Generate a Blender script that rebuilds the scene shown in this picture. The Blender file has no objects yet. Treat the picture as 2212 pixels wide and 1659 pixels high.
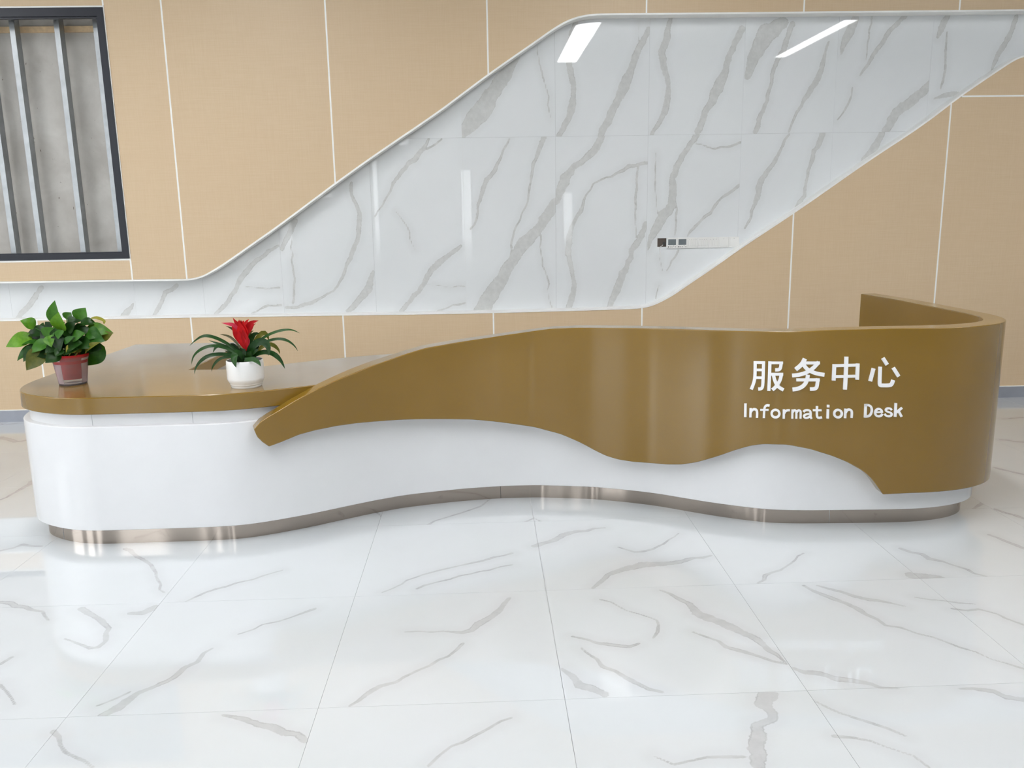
import bpy, bmesh, math, random
import numpy as np
from mathutils import Vector, Matrix

# ------------------------------------------------------------------ camera
F_PX, PITCH, YAW, ROLL, EYE = 1796.6286, 0.2029, 0.0334, 0.0168, 1.5579
D = 6.5473                 # front plane of the wood-look wall panels
DM = D + 0.115             # polished marble, set back behind them
_f = np.array([math.sin(YAW)*math.cos(PITCH), math.cos(YAW)*math.cos(PITCH), -math.sin(PITCH)])
_r = np.array([math.cos(YAW), -math.sin(YAW), 0.0]); _d = np.cross(_f, _r)
_c, _s = math.cos(ROLL), math.sin(ROLL)
CAM = np.array([_c*_r+_s*_d, -_s*_r+_c*_d, _f])
EYEP = np.array([0, 0, EYE])
scene = bpy.context.scene
col = scene.collection
cam_data = bpy.data.cameras.new('camera')
cam_data.sensor_fit = 'HORIZONTAL'; cam_data.sensor_width = 36; cam_data.lens = F_PX/2212*36
cam = bpy.data.objects.new('camera', cam_data); col.objects.link(cam)
R3 = Matrix((CAM[0], -CAM[1], -CAM[2])).transposed()
cam.matrix_world = Matrix.Translation((0, 0, EYE)) @ R3.to_4x4()
scene.camera = cam

# ------------------------------------------------------------------ light
world = bpy.data.worlds.new('sky'); scene.world = world; world.use_nodes = True
bg = world.node_tree.nodes['Background']
bg.inputs[0].default_value = (0.93, 0.97, 1.0, 1); bg.inputs[1].default_value = 4.8
vs = scene.view_settings
vs.view_transform = 'Standard'; vs.look = 'None'; vs.gamma = 1; vs.use_curve_mapping = False
vs.exposure = 0.06
STRIP_POWER = 24.0
XL, XR, YF, ZC = -6.8, 7.4, -4.8, 4.0     # room
def portal(loc, rot, sx, sy):
    l = bpy.data.lights.new('window_light', 'AREA'); l.shape = 'RECTANGLE'; l.size = sx; l.size_y = sy
    l.cycles.is_portal = True
    o = bpy.data.objects.new('window_light', l); col.objects.link(o); o.location = loc; o.rotation_euler = rot
SLOTS = [(-5.6, -4.9, .45, 3.8), (-4.3, -4.0, .45, 3.8), (-3.5, -3.1, 1.9, 3.8), (-2.3, -2.14, .45, 3.8), (-1.75, -1.45, 2.95, 3.8), (-.43, -.17, .45, 2.5), (1.75, 2.0, .45, 2.0)]   # narrow front windows
SIDE = [(-3.6, -2.0, .8, 3.2), (-1.2, .4, .8, 3.2), (1.2, 2.8, .8, 3.2)]                                  # windows in the left wall
for a, b, z0, z1 in SLOTS: portal(((a+b)/2, YF-.05, (z0+z1)/2), (math.radians(90), 0, 0), b-a, z1-z0)
for a, b, z0, z1 in SIDE: portal((XL-.05, (a+b)/2, (z0+z1)/2), (math.radians(90), 0, math.radians(-90)), b-a, z1-z0)

# ------------------------------------------------------------------ measuring
def ray(px):
    return CAM.T @ np.array([(px[0]-1106)/F_PX, (px[1]-829.5)/F_PX, 1.0])
def on_z(px, z):
    d = ray(px); return EYEP + d*(z-EYE)/d[2]
def on_y(px, y):
    d = ray(px); return EYEP + d*y/d[1]

# ------------------------------------------------------------------ helpers
def mesh_obj(name, verts, faces, mat, parent=None, smooth=None, bevel=0):
    me = bpy.data.meshes.new(name)
    me.from_pydata([tuple(float(c) for c in v) for v in verts], [], faces); me.update()
    bm = bmesh.new(); bm.from_mesh(me); bmesh.ops.recalc_face_normals(bm, faces=bm.faces); bm.to_mesh(me); bm.free()
    o = bpy.data.objects.new(name, me); col.objects.link(o)
    if mat: me.materials.append(mat)
    if parent: o.parent = parent
    if smooth is not None:
        for p in me.polygons: p.use_smooth = True
        me.set_sharp_from_angle(angle=math.radians(smooth))
    if bevel:
        b = o.modifiers.new('bevel', 'BEVEL'); b.width = bevel; b.segments = 3; b.limit_method = 'ANGLE'
        b.angle_limit = math.radians(50); b.harden_normals = True
    return o
def empty(name, loc=(0, 0, 0)):
    o = bpy.data.objects.new(name, None); col.objects.link(o); o.location = loc; return o
def tag(o, label, cat, group=None):
    o['label'] = label; o['category'] = cat
    if group: o['group'] = group
    return o
def struct(o):
    o['kind'] = 'structure'; return o
BF = [(0, 3, 2, 1), (4, 5, 6, 7), (0, 1, 5, 4), (1, 2, 6, 5), (2, 3, 7, 6), (3, 0, 4, 7)]
def boxes(lst):
    V, Fc = [], []
    for (x0, x1, y0, y1, z0, z1) in lst:
        n = len(V)
        V += [(x0, y0, z0), (x1, y0, z0), (x1, y1, z0), (x0, y1, z0), (x0, y0, z1), (x1, y0, z1), (x1, y1, z1), (x0, y1, z1)]
        Fc += [tuple(n+i for i in f) for f in BF]
    return V, Fc
def box_obj(name, lst, mat, parent=None, bevel=0):
    return mesh_obj(name, *boxes(lst), mat, parent, bevel=bevel)
def prism_y(pts, y0, y1):           # outline in X,Z pushed along Y
    n = len(pts)
    V = [(p[0], y0, p[1]) for p in pts] + [(p[0], y1, p[1]) for p in pts]
    Fc = [tuple(range(n)), tuple(range(2*n-1, n-1, -1))] + [(i, (i+1) % n, n+(i+1) % n, n+i) for i in range(n)]
    return V, Fc
def prism_z(pts, z0, z1):
    n = len(pts)
    V = [(p[0], p[1], z0) for p in pts] + [(p[0], p[1], z1) for p in pts]
    Fc = [tuple(range(n)), tuple(range(2*n-1, n-1, -1))] + [(i, (i+1) % n, n+(i+1) % n, n+i) for i in range(n)]
    return V, Fc
def lathe(prof, seg=40):
    V, Fc = [], []
    for (r, z) in prof:
        for k in range(seg):
            a = 2*math.pi*k/seg; V.append((r*math.cos(a), r*math.sin(a), z))
    for i in range(len(prof)-1):
        for k in range(seg):
            k2 = (k+1) % seg; Fc.append((i*seg+k, i*seg+k2, (i+1)*seg+k2, (i+1)*seg+k))
    return V, Fc
def tube(path, rad, seg=8):
    path = [Vector(p) for p in path]; V, Fc = [], []
    for i, p in enumerate(path):
        t = (path[min(i+1, len(path)-1)]-path[max(i-1, 0)]).normalized()
        a = t.orthogonal().normalized() if i == 0 else (a - t*a.dot(t)).normalized()
        b = t.cross(a)
        r = rad[i] if isinstance(rad, (list, tuple)) else rad
        for k in range(seg):
            an = 2*math.pi*k/seg; V.append(tuple(p+a*(r*math.cos(an))+b*(r*math.sin(an))))
    n = len(path)
    for i in range(n-1):
        for k in range(seg):
            k2 = (k+1) % seg; Fc.append((i*seg+k, i*seg+k2, (i+1)*seg+k2, (i+1)*seg+k))
    Fc += [tuple(range(seg)), tuple(range((n-1)*seg, n*seg))]
    return V, Fc
def chaikin(P, it=2):
    P = np.asarray(P, float)
    for _ in range(it):
        Q = [P[0]]
        for a, b in zip(P[:-1], P[1:]): Q += [a*.75+b*.25, a*.25+b*.75]
        Q.append(P[-1]); P = np.array(Q)
    return P
def resample(P, step):
    P = np.asarray(P, float); s = np.r_[0, np.cumsum(np.linalg.norm(np.diff(P, axis=0), axis=1))]
    n = max(2, int(round(s[-1]/step))+1); t = np.linspace(0, s[-1], n)
    return np.c_[tuple(np.interp(t, s, P[:, k]) for k in range(P.shape[1]))]
def gsmooth(P, sig):
    n = int(sig*3); k = np.exp(-.5*(np.arange(-n, n+1)/sig)**2); k /= k.sum()
    Q = np.vstack([2*P[0]-P[n:0:-1], P, 2*P[-1]-P[-2:-n-2:-1]])
    return np.c_[tuple(np.convolve(Q[:, j], k, 'valid') for j in range(P.shape[1]))]

# ------------------------------------------------------------------ materials
def lin(r, g, b):
    return tuple(((c/255)/12.92 if c/255 <= .04045 else ((c/255+.055)/1.055)**2.4) for c in (r, g, b)) + (1,)
class Mat:
    def __init__(s, name, color=(.8, .8, .8, 1), rough=.5, metal=0., spec=.5):
        s.m = bpy.data.materials.new(name); s.m.use_nodes = True; s.t = s.m.node_tree
        s.b = s.t.nodes['Principled BSDF']; s.out = s.t.nodes['Material Output']
        s.b.inputs['Base Color'].default_value = color; s.b.inputs['Roughness'].default_value = rough
        s.b.inputs['Metallic'].default_value = metal; s.b.inputs['Specular IOR Level'].default_value = spec
    def n(s, typ, **kw):
        nd = s.t.nodes.new(typ)
        for k, v in kw.items():
            if k in nd.inputs: nd.inputs[k].default_value = v
            else: setattr(nd, k, v)
        return nd
    def l(s, a, b): s.t.links.new(a, b)
    def coord(s, kind='Object'): return s.n('ShaderNodeTexCoord').outputs[kind]
    def pos(s): return s.n('ShaderNodeNewGeometry').outputs['Position']
    def noise(s, vec, scale, detail=4, rough=.55, dist=0, out='Fac'):
        nd = s.n('ShaderNodeTexNoise', Scale=scale, Detail=detail, Roughness=rough, Distortion=dist); s.l(vec, nd.inputs['Vector']); return nd.outputs[out]
    def scale(s, vec, sc):
        nd = s.n('ShaderNodeMapping'); nd.inputs['Scale'].default_value = sc; s.l(vec, nd.inputs['Vector']); return nd.outputs[0]
    def math(s, op, a, b=None, c=None, clamp=False):
        nd = s.n('ShaderNodeMath', operation=op, use_clamp=clamp)
        for i, v in enumerate((a, b, c)):
            if v is None: continue
            if isinstance(v, (int, float)): nd.inputs[i].default_value = v
            else: s.l(v, nd.inputs[i])
        return nd.outputs[0]
    def rng(s, v, a, b, c=0., d=1., smooth=False):
        nd = s.n('ShaderNodeMapRange', interpolation_type='SMOOTHSTEP' if smooth else 'LINEAR')
        for i, x in enumerate((a, b, c, d)): nd.inputs[1+i].default_value = x
        s.l(v, nd.inputs[0]); return nd.outputs[0]
    def mix(s, f, a, b):
        nd = s.n('ShaderNodeMix', data_type='RGBA')
        for sock, v in ((nd.inputs[0], f), (nd.inputs[6], a), (nd.inputs[7], b)):
            if isinstance(v, (int, float, tuple)): sock.default_value = v
            else: s.l(v, sock)
        return nd.outputs[2]
    def color(s, v): s.l(v, s.b.inputs['Base Color'])
    def rough(s, v): s.l(v, s.b.inputs['Roughness'])
    def bump(s, h, strength=.1, dist=.001):
        nd = s.n('ShaderNodeBump', Strength=strength, Distance=dist); s.l(h, nd.inputs['Height']); s.l(nd.outputs[0], s.b.inputs['Normal'])

def panel_mat():
    m = Mat('beige_linen_laminate', rough=.42, spec=.35); P = m.pos()
    a = m.noise(m.scale(P, (1, 1, .02)), 260, 3); b = m.noise(m.scale(P, (.03, 1, 1)), 220, 3); c = m.noise(P, 1.6, 3)
    f = m.math('ADD', m.math('MULTIPLY', a, .5), m.math('MULTIPLY', b, .5))
    k = m.mix(m.rng(f, .35, .65), lin(213, 188, 154), lin(219, 196, 164))
    k = m.mix(m.rng(c, .3, .7, 0, .35), k, lin(214, 188, 154))
    m.color(k); m.bump(f, .04, .0004); return m.m
def marble_mat(name, base, base2, vein, vein2, amp, strength, rough, spec, noise_sc):
    m = Mat(name, rough=rough, spec=spec); P = m.pos()
    at = m.n('ShaderNodeAttribute', attribute_name='vein').outputs['Fac']
    n1 = m.math('SUBTRACT', m.noise(P, noise_sc, 5, .62), .5)
    n2 = m.math('SUBTRACT', m.noise(P, noise_sc*6, 3), .5)
    wd = m.n('ShaderNodeAttribute', attribute_name='vein_width').outputs['Fac']
    am = m.math('MINIMUM', m.math('ADD', m.math('MULTIPLY', wd, 1.5), .001), amp)
    d = m.math('ADD', at, m.math('MULTIPLY', am, m.math('ADD', n1, m.math('MULTIPLY', n2, .4))))
    mask = m.rng(d, -.0015, .0035, 1, 0, True)
    halo = m.rng(d, 0, .06, .22, 0, True)
    mott = m.rng(m.noise(P, noise_sc*1.7, 4), .35, .7)
    rim = m.math('MULTIPLY', m.rng(m.math('ABSOLUTE', m.math('ADD', d, .002)), .0, .004, .55, 0, True), m.rng(m.noise(P, noise_sc*.8, 2), .48, .6))
    cl = m.rng(m.noise(P, 1.3, 4), .35, .7)
    k = m.mix(cl, base, base2)
    fm = m.math('MULTIPLY', m.math('MAXIMUM', mask, halo), strength)
    k = m.mix(fm, k, m.mix(mott, vein, vein2))
    k = m.mix(m.math('MULTIPLY', rim, strength), k, tuple(c*.7 for c in vein[:3])+(1,))
    m.color(k); return m.m
def simple(name, rgb, rough=.5, metal=0., spec=.5, var=.06, sc=8., bump=0):
    m = Mat(name, lin(*rgb), rough, metal, spec); P = m.pos(); c = lin(*rgb)
    nz = m.noise(P, sc, 4)
    m.color(m.mix(m.rng(nz, .3, .7), tuple(x*(1-var) for x in c[:3])+(1,), tuple(min(1, x*(1+var)) for x in c[:3])+(1,)))
    if bump: m.bump(m.noise(P, 180, 3), bump, .0008)
    return m.m
M_PANEL = panel_mat()
M_WMARB = marble_mat('polished_wall_marble', lin(230, 233, 235), lin(226, 229, 231), lin(186, 186, 183), lin(203, 203, 200), .030, .64, .012, .42, 20)
M_FMARB = marble_mat('polished_floor_marble', lin(206, 210, 213), lin(202, 206, 208), lin(164, 162, 163), lin(181, 180, 181), .05, .58, .015, .55, 12)
_cb = M_FMARB.node_tree.nodes['Principled BSDF'].inputs
_cb['Coat Weight'].default_value = .6; _cb['Coat Roughness'].default_value = .0; _cb['Coat IOR'].default_value = 1.55
M_GROUT = simple('pale_grout', (222, 222, 220), .8)
M_TRIM = simple('white_aluminium_trim', (250, 249, 246), .35)
M_WHITE = simple('white_solid_surface', (224, 225, 227), .16, var=.01)
M_STRIPW = simple('white_recess_tile', (224, 225, 227), .2, var=.01)
def brown_mat():
    m = Mat('olive_brown_artificial_stone', rough=.2, spec=.45); P = m.pos()
    a = m.noise(P, 1.5, 3, .5); g = m.noise(P, 600, 2)
    k = m.mix(m.rng(a, .35, .68), lin(122, 92, 18), lin(131, 100, 31))
    k = m.mix(m.rng(g, .3, .7, 0, .25), k, lin(136, 106, 42)); m.color(k)
    m.rough(m.rng(m.noise(P, 3, 3), .3, .7, .16, .22))
    m.b.inputs['Coat Weight'].default_value = .6; m.b.inputs['Coat Roughness'].default_value = .16; return m.m
M_BROWN = brown_mat()
def steel_mat():
    m = Mat('brushed_stainless_steel', lin(150, 140, 131), .17, 1.0); P = m.pos()
    st = m.noise(P, 9, 5, .6, .6); fine = m.noise(m.scale(P, (1, 1, .05)), 500, 2)
    k = m.mix(m.rng(st, .62, .72, 0, .35), lin(176, 165, 155), lin(118, 108, 100)); m.color(k)
    m.rough(m.rng(fine, .3, .7, .07, .13)); return m.m
M_STEEL = steel_mat()
M_BASE = simple('grey_metal_skirting', (158, 162, 172), .35, .4)
M_BLACK = simple('black_anodised_aluminium', (38, 40, 48), .35, .3)
M_GALV = simple('galvanised_steel', (168, 172, 175), .36, .8, var=.12, sc=14)
M_WOOD = simple('raw_pine_batten', (232, 204, 164), .7, var=.1, sc=30)
def concrete_mat():
    m = Mat('bare_concrete', rough=.9, spec=.2); P = m.pos()
    k = m.mix(m.rng(m.noise(P, 3.2, 6, .6, .4), .32, .7), lin(188, 184, 178), lin(214, 211, 206))
    k = m.mix(m.rng(m.noise(m.scale(P, (1, 1, .5)), 34, 2), .73, .76), k, lin(120, 112, 104)); m.color(k)
    m.bump(m.noise(P, 60, 4), .08, .002); return m.m
M_CONC = concrete_mat()
M_PAINT = simple('white_wall_paint', (222, 222, 220), .8, var=.02)
M_CEIL = simple('grey_ceiling_board', (74, 74, 76), .85, var=.02)
M_LETTER = simple('white_acrylic_lettering', (240, 240, 240), .3, var=.005)
M_PLATE = simple('white_switch_plastic', (236, 236, 234), .3, var=.01)
M_SCREEN = simple('grey_lcd_screen', (118, 126, 130), .15)
M_DARK = simple('dark_print', (70, 70, 70), .5)
M_BOX = simple('zinc_back_box', (96, 86, 80), .6, .3)
M_CABLE = simple('white_cable', (228, 228, 226), .45)
M_PAVE = simple('outdoor_paving', (170, 168, 164), .9, var=.1, sc=1)
M_CERAM = simple('white_glazed_ceramic', (236, 236, 235), .12, var=.015)
M_SOIL = simple('dark_potting_soil', (42, 32, 24), .95, var=.3, sc=120)
M_RED = simple('red_inner_pot', (206, 16, 36), .35, var=.12, sc=30)
def clear_mat(name, milk, tint, rough=.08):
    m = Mat(name, tint, rough); t = m.n('ShaderNodeBsdfTransparent'); mx = m.n('ShaderNodeMixShader')
    fr = m.n('ShaderNodeFresnel', IOR=1.45); mk = m.math('MAXIMUM', fr.outputs[0], milk)
    m.l(mk, mx.inputs[0]); m.l(t.outputs[0], mx.inputs[1]); m.l(m.b.outputs[0], mx.inputs[2]); m.l(mx.outputs[0], m.out.inputs[0]); return m.m
M_CLEAR = clear_mat('clear_plastic_cup', .13, lin(228, 214, 218), .12)
def emit_mat(name, color, power):
    m = Mat(name); e = m.n('ShaderNodeEmission'); e.inputs[0].default_value = color; e.inputs[1].default_value = power
    m.l(e.outputs[0], m.out.inputs[0]); return m.m
M_LAMP = emit_mat('lit_diffuser', (.985, .995, 1, 1), STRIP_POWER)
def leaf_mat(name, a, b, rough=.28):
    m = Mat(name, rough=rough+.1, spec=.28); P = m.pos(); oi = m.n('ShaderNodeObjectInfo').outputs['Random']
    nz = m.noise(P, 45, 3, .6, .5)
    k = m.mix(m.rng(m.math('ADD', m.math('MULTIPLY', nz, .7), m.math('MULTIPLY', oi, .45)), .3, .85), lin(*a), lin(*b)); m.color(k)
    m.b.inputs['Subsurface Weight'].default_value = 0
    tr = m.n('ShaderNodeBsdfTranslucent'); mx = m.n('ShaderNodeMixShader', Fac=.22)
    m.l(k, tr.inputs[0]); m.l(m.b.outputs[0], mx.inputs[1]); m.l(tr.outputs[0], mx.inputs[2]); m.l(mx.outputs[0], m.out.inputs[0]); return m.m
LEAF = {'l': leaf_mat('leaf_light', (62, 112, 22), (112, 160, 34)), 'm': leaf_mat('leaf_mid', (30, 80, 14), (62, 114, 24)),
        'd': leaf_mat('leaf_dark', (12, 36, 8), (34, 72, 18)), 'o': leaf_mat('leaf_olive', (74, 82, 26), (112, 112, 40)),
        'y': leaf_mat('leaf_yellow', (128, 128, 40), (166, 156, 62)), 's': leaf_mat('strap_leaf', (20, 54, 18), (42, 84, 30), .25),
        'b': leaf_mat('strap_leaf_brown', (58, 52, 28), (80, 78, 34), .25), 'r': leaf_mat('red_bract', (160, 4, 12), (206, 12, 16), .4),
        'p': leaf_mat('pink_bract', (196, 40, 70), (226, 80, 100), .4)}

# ================================================================== SETTING
# ---- outlines of the marble band (front plane of the panels)
up_px = [(0, 612.4), (287, 608), (385, 606.9), (412, 606.5), (438.4, 600), (459, 589), (488.6, 570.4), (518, 549.8), (547.7, 529), (606.7, 487.7), (695.3, 421.3), (725, 399), (813.5, 335.6), (940.5, 250), (1000, 205.5), (1054.8, 164.4), (1109.6, 126), (1164.4, 88.2), (1191.8, 68.5), (1219, 51.5), (1246.6, 40.3), (1274, 35.1), (1301, 33.4), (1394.5, 32.9), (1606, 31)]
lo_px = [(0, 690), (411, 682), (500, 681), (950, 674.8), (1065, 672.5), (1360, 664.2), (1387, 662), (1405, 658), (1423, 650.7), (1450.4, 636.2), (1486.6, 610.9), (1540.8, 574.7), (1595, 535.8), (1667.4, 487.9), (1738, 441), (1876.7, 343), (1987.4, 271.2), (2059.3, 215.8), (2098, 188.2), (2153.4, 150.8), (2186.6, 128.7), (2212, 117)]
UP = [on_y(p, D)[[0, 2]] for p in up_px]; LO = [on_y(p, D)[[0, 2]] for p in lo_px]
UP = [np.array([XL, UP[0][1]])] + UP + [np.array([XR, 2.983])]
LO = [np.array([XL, LO[0][1]])] + LO + [np.array([4.62, 2.735]), np.array([4.85, 2.765]), np.array([XR, 2.77])]
UP = chaikin(UP, 2); LO = chaikin(LO, 2)
def zup(x): return float(np.interp(x, UP[:, 0], UP[:, 1]))
def zlo(x): return float(np.interp(x, LO[:, 0], LO[:, 1]))
SEAM = [-2.2808+1.1807*i for i in range(-4, 9)]
SEAM = [x for x in SEAM if XL+.3 < x < XR-.2]
WX0, WX1, WZ0, WZ1 = -4.55, -2.695, 1.264, 3.062     # window
JW = .006                                             # half joint width

wall = struct(box_obj('wall_back', [(XL, WX0-.03, DM+.02, D+.4, 0, ZC), (WX1+.03, XR, DM+.02, D+.4, 0, ZC), (WX0-.03, WX1+.03, DM+.02, D+.4, 0, WZ0-.03), (WX0-.03, WX1+.03, DM+.02, D+.4, WZ1+.03, ZC)], M_PAINT))
def panel(x0, x1, z0, z1, name='wall_panel'):
    """x range with z0/z1 a number or an outline function"""
    xs = [x0+JW, x1-JW]
    C = UP if z0 is zup else LO
    if z0 is zup or z1 is zlo: xs = sorted(set(xs+[float(x) for x in C[:, 0] if x0+JW < x < x1-JW]))
    lo = [(x, z0(x)+.016 if callable(z0) else z0) for x in xs]
    hi = [(x, z1(x)-.016 if callable(z1) else z1) for x in xs]
    if not callable(z0): lo = [lo[0], lo[-1]]
    if not callable(z1): hi = [hi[0], hi[-1]]
    return mesh_obj(name, *prism_y(lo+hi[::-1], D, DM-.001), M_PANEL, wall)
def strip(x, z0, z1, name='joint_strip'):
    return box_obj(name, [(x-JW, x+JW, D-.001, D+.07, z0, z1)], M_TRIM, wall)
BBH = .098
edges = [XL]+SEAM+[XR]
HJ = 2.374
for a, b in zip(edges[:-1], edges[1:]):
    # above the marble
    if b <= -2.27 and a < WX1:
        if a < WX0 < b:
            panel(a, WX0-.01, zup, ZC)
        x0 = max(a, WX0-.01); x1 = min(b, WX1+.0)
        if b > WX1:
            x0 = WX0-.01
        if x1 > WX0 and b > WX1:
            panel(x0, x1, WZ1+.012, ZC); panel(x0, x1, zup, WZ0-.014)
        elif b <= WX0: panel(a, b, zup, ZC)
        if b > WX1: panel(WX1, b, zup, ZC)
    else: panel(a, b, zup, ZC)
    # below
    if b > 3.7:
        x0 = max(a, 3.6)
        if a < 3.6: panel(a, b, BBH, zlo); continue
        xc = float(np.interp(HJ+.012, LO[:, 1], LO[:, 0])) if zlo(a) < HJ+.012 else a     # where the slanted trim meets the level joint
        if xc > a:
            xm = xc+.01; pts = [(a+JW, BBH), (b-JW, BBH), (b-JW, HJ-JW), (xm, HJ-JW)]+[(float(x), zlo(x)-.016) for x in np.linspace(xm-.01, a+JW, 4)]
            mesh_obj('wall_panel', *prism_y(pts, D, DM-.001), M_PANEL, wall)
            panel(xc+.02, b, HJ+JW, zlo)
        else: panel(a, b, BBH, HJ-JW); panel(a, b, HJ+JW, zlo)
        box_obj('joint_strip', [(xc+.012, b-JW, D-.001, D+.07, HJ-JW, HJ+JW)], M_TRIM, wall)
    else: panel(a, b, BBH, zlo)
for x in SEAM:
    strip(x, BBH, zlo(x)-.012)
    if not WX0 < x < WX1: strip(x, zup(x)+.015, ZC)
strip(WX1, zup(WX1)+.012, WZ0-.014); strip(WX1, WZ1+.014, ZC)
# white edge trims that follow the marble outline
def edge_trim(C, sign, name):
    C = resample(C, .03); T = np.gradient(C, axis=0); T /= np.linalg.norm(T, axis=1)[:, None]
    N = np.c_[-T[:, 1], T[:, 0]]*sign
    A = C+N*.002; B = C+N*.0145; n = len(C); V = []; Fc = []
    for P_, y in ((A, D-.004), (B, D-.004), (B, DM-.001), (A, DM-.001)): V += [(p[0], y, p[1]) for p in P_]
    for k in range(4):
        k2 = (k+1) % 4
        for i in range(n-1): Fc.append((k*n+i, k*n+i+1, k2*n+i+1, k2*n+i))
    Fc += [(0, n, 2*n, 3*n), (n-1, 2*n-1, 3*n-1, 4*n-1)]
    return struct(mesh_obj(name, V, Fc, M_TRIM, None, smooth=40))
edge_trim(UP, 1, 'trim_1'); edge_trim(LO, -1, 'trim_2')
bb = struct(box_obj('baseboard_back', [(XL, XR, D-.006, D+.08, 0, .092)], M_BASE))
box_obj('cap_strip', [(XL, XR, D-.009, D+.08, .092, BBH)], M_TRIM, bb)

# ---- marble wall tiles with their veins (x, y, width in photo pixels along each vein)
WV = [
 [(1118,124,10),(1085,170,28),(1065,200,28),(1040,240,40),(1010,275,30),(998,290,18)], [(1160,98,2),(1170,153,3),(1182,192,3),(1186,230,3),(1190,255,1)],
 [(1246,41,8),(1236,71,10),(1227,110,12),(1225,137,12),(1237,170,12),(1239,203,10),(1236,230,16),(1228,255,12),(1208,292,10)],
 [(1402,63,10),(1378,110,14),(1364,148,13),(1352,180,22),(1334,219,14),(1316,252,16),(1298,292,13)], [(1379,40,1),(1380,90,1)],
 [(1449,38,7),(1439,80,14),(1430,115,14),(1436,153,12),(1444,181,9),(1442,210,12),(1438,238,14),(1424,263,9),(1406,296,7)],
 [(1603,63,12),(1578,110,11),(1567,153,13),(1552,190,22),(1529,233,13),(1508,283,14)],
 [(1690,50,22),(1655,75,34),(1632,115,26),(1615,165,12)], [(1712,52,10),(1693,105,10),(1668,152,8),(1666,180,5),(1655,216,7),(1645,249,8),(1631,285,10)],
 [(1790,90,4),(1777,138,8),(1766,174,13),(1747,199,10),(1730,230,6),(1716,255,5),(1704,285,4)],
 [(1848,40,14),(1832,75,18),(1822,95,12),(1817,118,3)], [(1883,35,3),(1877,83,3),(1870,130,2)],
 [(1957,33,8),(1924,66,8),(1893,108,8),(1882,130,7),(1858,163,3)], [(1841,190,3),(1835,227,4),(1808,260,2)],
 [(2012,177,8),(1996,196,16),(1968,219,18),(1940,238,18),(1924,266,16),(1912,282,14)],
 [(2048,33,8),(2034,55,14),(2026,80,6)], [(2045,69,3),(2043,122,4),(2040,166,5),(2032,191,3)], [(2195,36,8),(2175,91,9),(2156,116,9),(2142,152,4)],
 [(2018,213,3),(2040,205,8),(2070,203,8)],
 [(1904,289,12),(1893,313,14),(1866,345,12)],
 [(1705,290,4),(1672,349,7),(1642,393,12),(1633,432,10),(1627,448,6),(1620,471,5),(1608,495,3)], [(1777,290,12),(1760,327,9),(1747,365,6),(1741,393,5),(1736,426,6),(1722,446,10)],
 [(1507,288,14),(1493,310,9),(1463,359,13),(1452,384,12),(1455,411,15),(1449,445,18),(1429,472,22),(1407,510,14),(1400,540,3)], [(1460,439,4),(1461,486,4),(1457,510,3)],
 [(1501,310,3),(1534,320,3),(1570,319,4),(1600,307,5)], [(1597,400,6),(1556,430,5),(1528,465,6),(1497,494,6),(1485,510,3)], [(1417,330,2),(1415,409,3),(1421,463,2)],
 [(1465,541,5),(1447,570,3),(1440,585,2)], [(1425,556,2),(1431,585,2)], [(1423,617,2),(1416,646,2)],
 [(1301,290,13),(1290,320,16),(1263,343,13),(1241,359,10),(1222,384,22),(1208,419,18),(1203,435,14)],
 [(1399,352,6),(1358,361,8),(1319,380,4),(1290,392,3),(1263,424,4),(1257,454,8),(1240,480,7),(1231,510,12),(1226,545,13),(1236,584,9),(1241,610,8),(1234,646,14),(1228,668,13)],
 [(1378,362,5),(1375,398,4),(1372,427,5),(1372,480,3),(1374,513,2)],
 [(1394,483,10),(1387,507,12),(1367,534,12),(1358,569,10),(1343,596,16),(1331,628,16),(1316,665,10)],
 [(1101,299,3),(1086,327,4),(1073,359,7),(1047,398,10),(1039,427,7),(1030,454,5),(1031,480,4),(1016,495,4)],
 [(1175,297,11),(1163,327,8),(1151,359,6),(1145,395,5),(1142,427,4),(1127,463,3),(1110,501,4),(1104,531,4),(1104,569,3)],
 [(1200,440,24),(1183,463,22),(1163,495,18),(1133,525,28),(1115,551,22),(1092,587,24),(1074,619,30),(1055,645,32),(1040,672,32)],
 [(1169,507,3),(1166,534,3),(1174,581,3),(1186,607,4),(1186,637,2),(1192,664,3)],
 [(926,300,5),(914,324,9),(896,342,10),(870,368,9),(849,398,6),(837,427,4),(810,468,3)], [(955,300,3),(932,318,4),(914,324,4)],
 [(855,457,2),(870,480,3),(884,495,3),(883,507,3),(896,539,1)],
 [(996,531,7),(970,551,9),(940,575,14),(923,598,10),(908,625,9),(887,649,9),(867,672,9)], [(920,615,2),(955,616,2),(979,621,2),(1004,618,3)], [(1004,655,5),(979,658,3),(946,672,4)],
 [(759,395,6),(757,418,7),(775,451,8),(778,480,10),(772,516,9),(757,551,9),(748,581,6),(725,625,4),(700,640,4),(666,658,8),(640,663,6),(618,664,5)],
 [(627,510,2),(632,557,3),(636,604,4),(633,655,4)], [(806,587,6),(793,628,18),(772,655,12),(751,673,9)], [(637,478,12),(622,508,10),(609,537,9)],
 [(601,531,5),(574,548,8),(548,569,8),(527,593,12),(515,613,8),(500,643,8),(483,663,8),(465,678,6)], [(530,619,2),(574,624,3),(604,621,3)], [(542,678,3),(574,662,4),(607,659,4)],
 [(382,616,8),(359,632,8),(350,652,8),(339,670,8),(332,682,6)], [(288,655,2),(278,668,10),(268,683,14)], [(90,621,8),(79,636,9),(68,657,10),(52,670,10),(38,688,8)],
]
rng = np.random.default_rng(5)
def to_wall(v):
    out = []
    for (x, y, w) in v:
        p = on_y((x, y), DM); out.append((p[0], p[2], max(.0024, w*np.linalg.norm(p-EYEP)/F_PX*.5)))
    return np.array(out)
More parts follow.
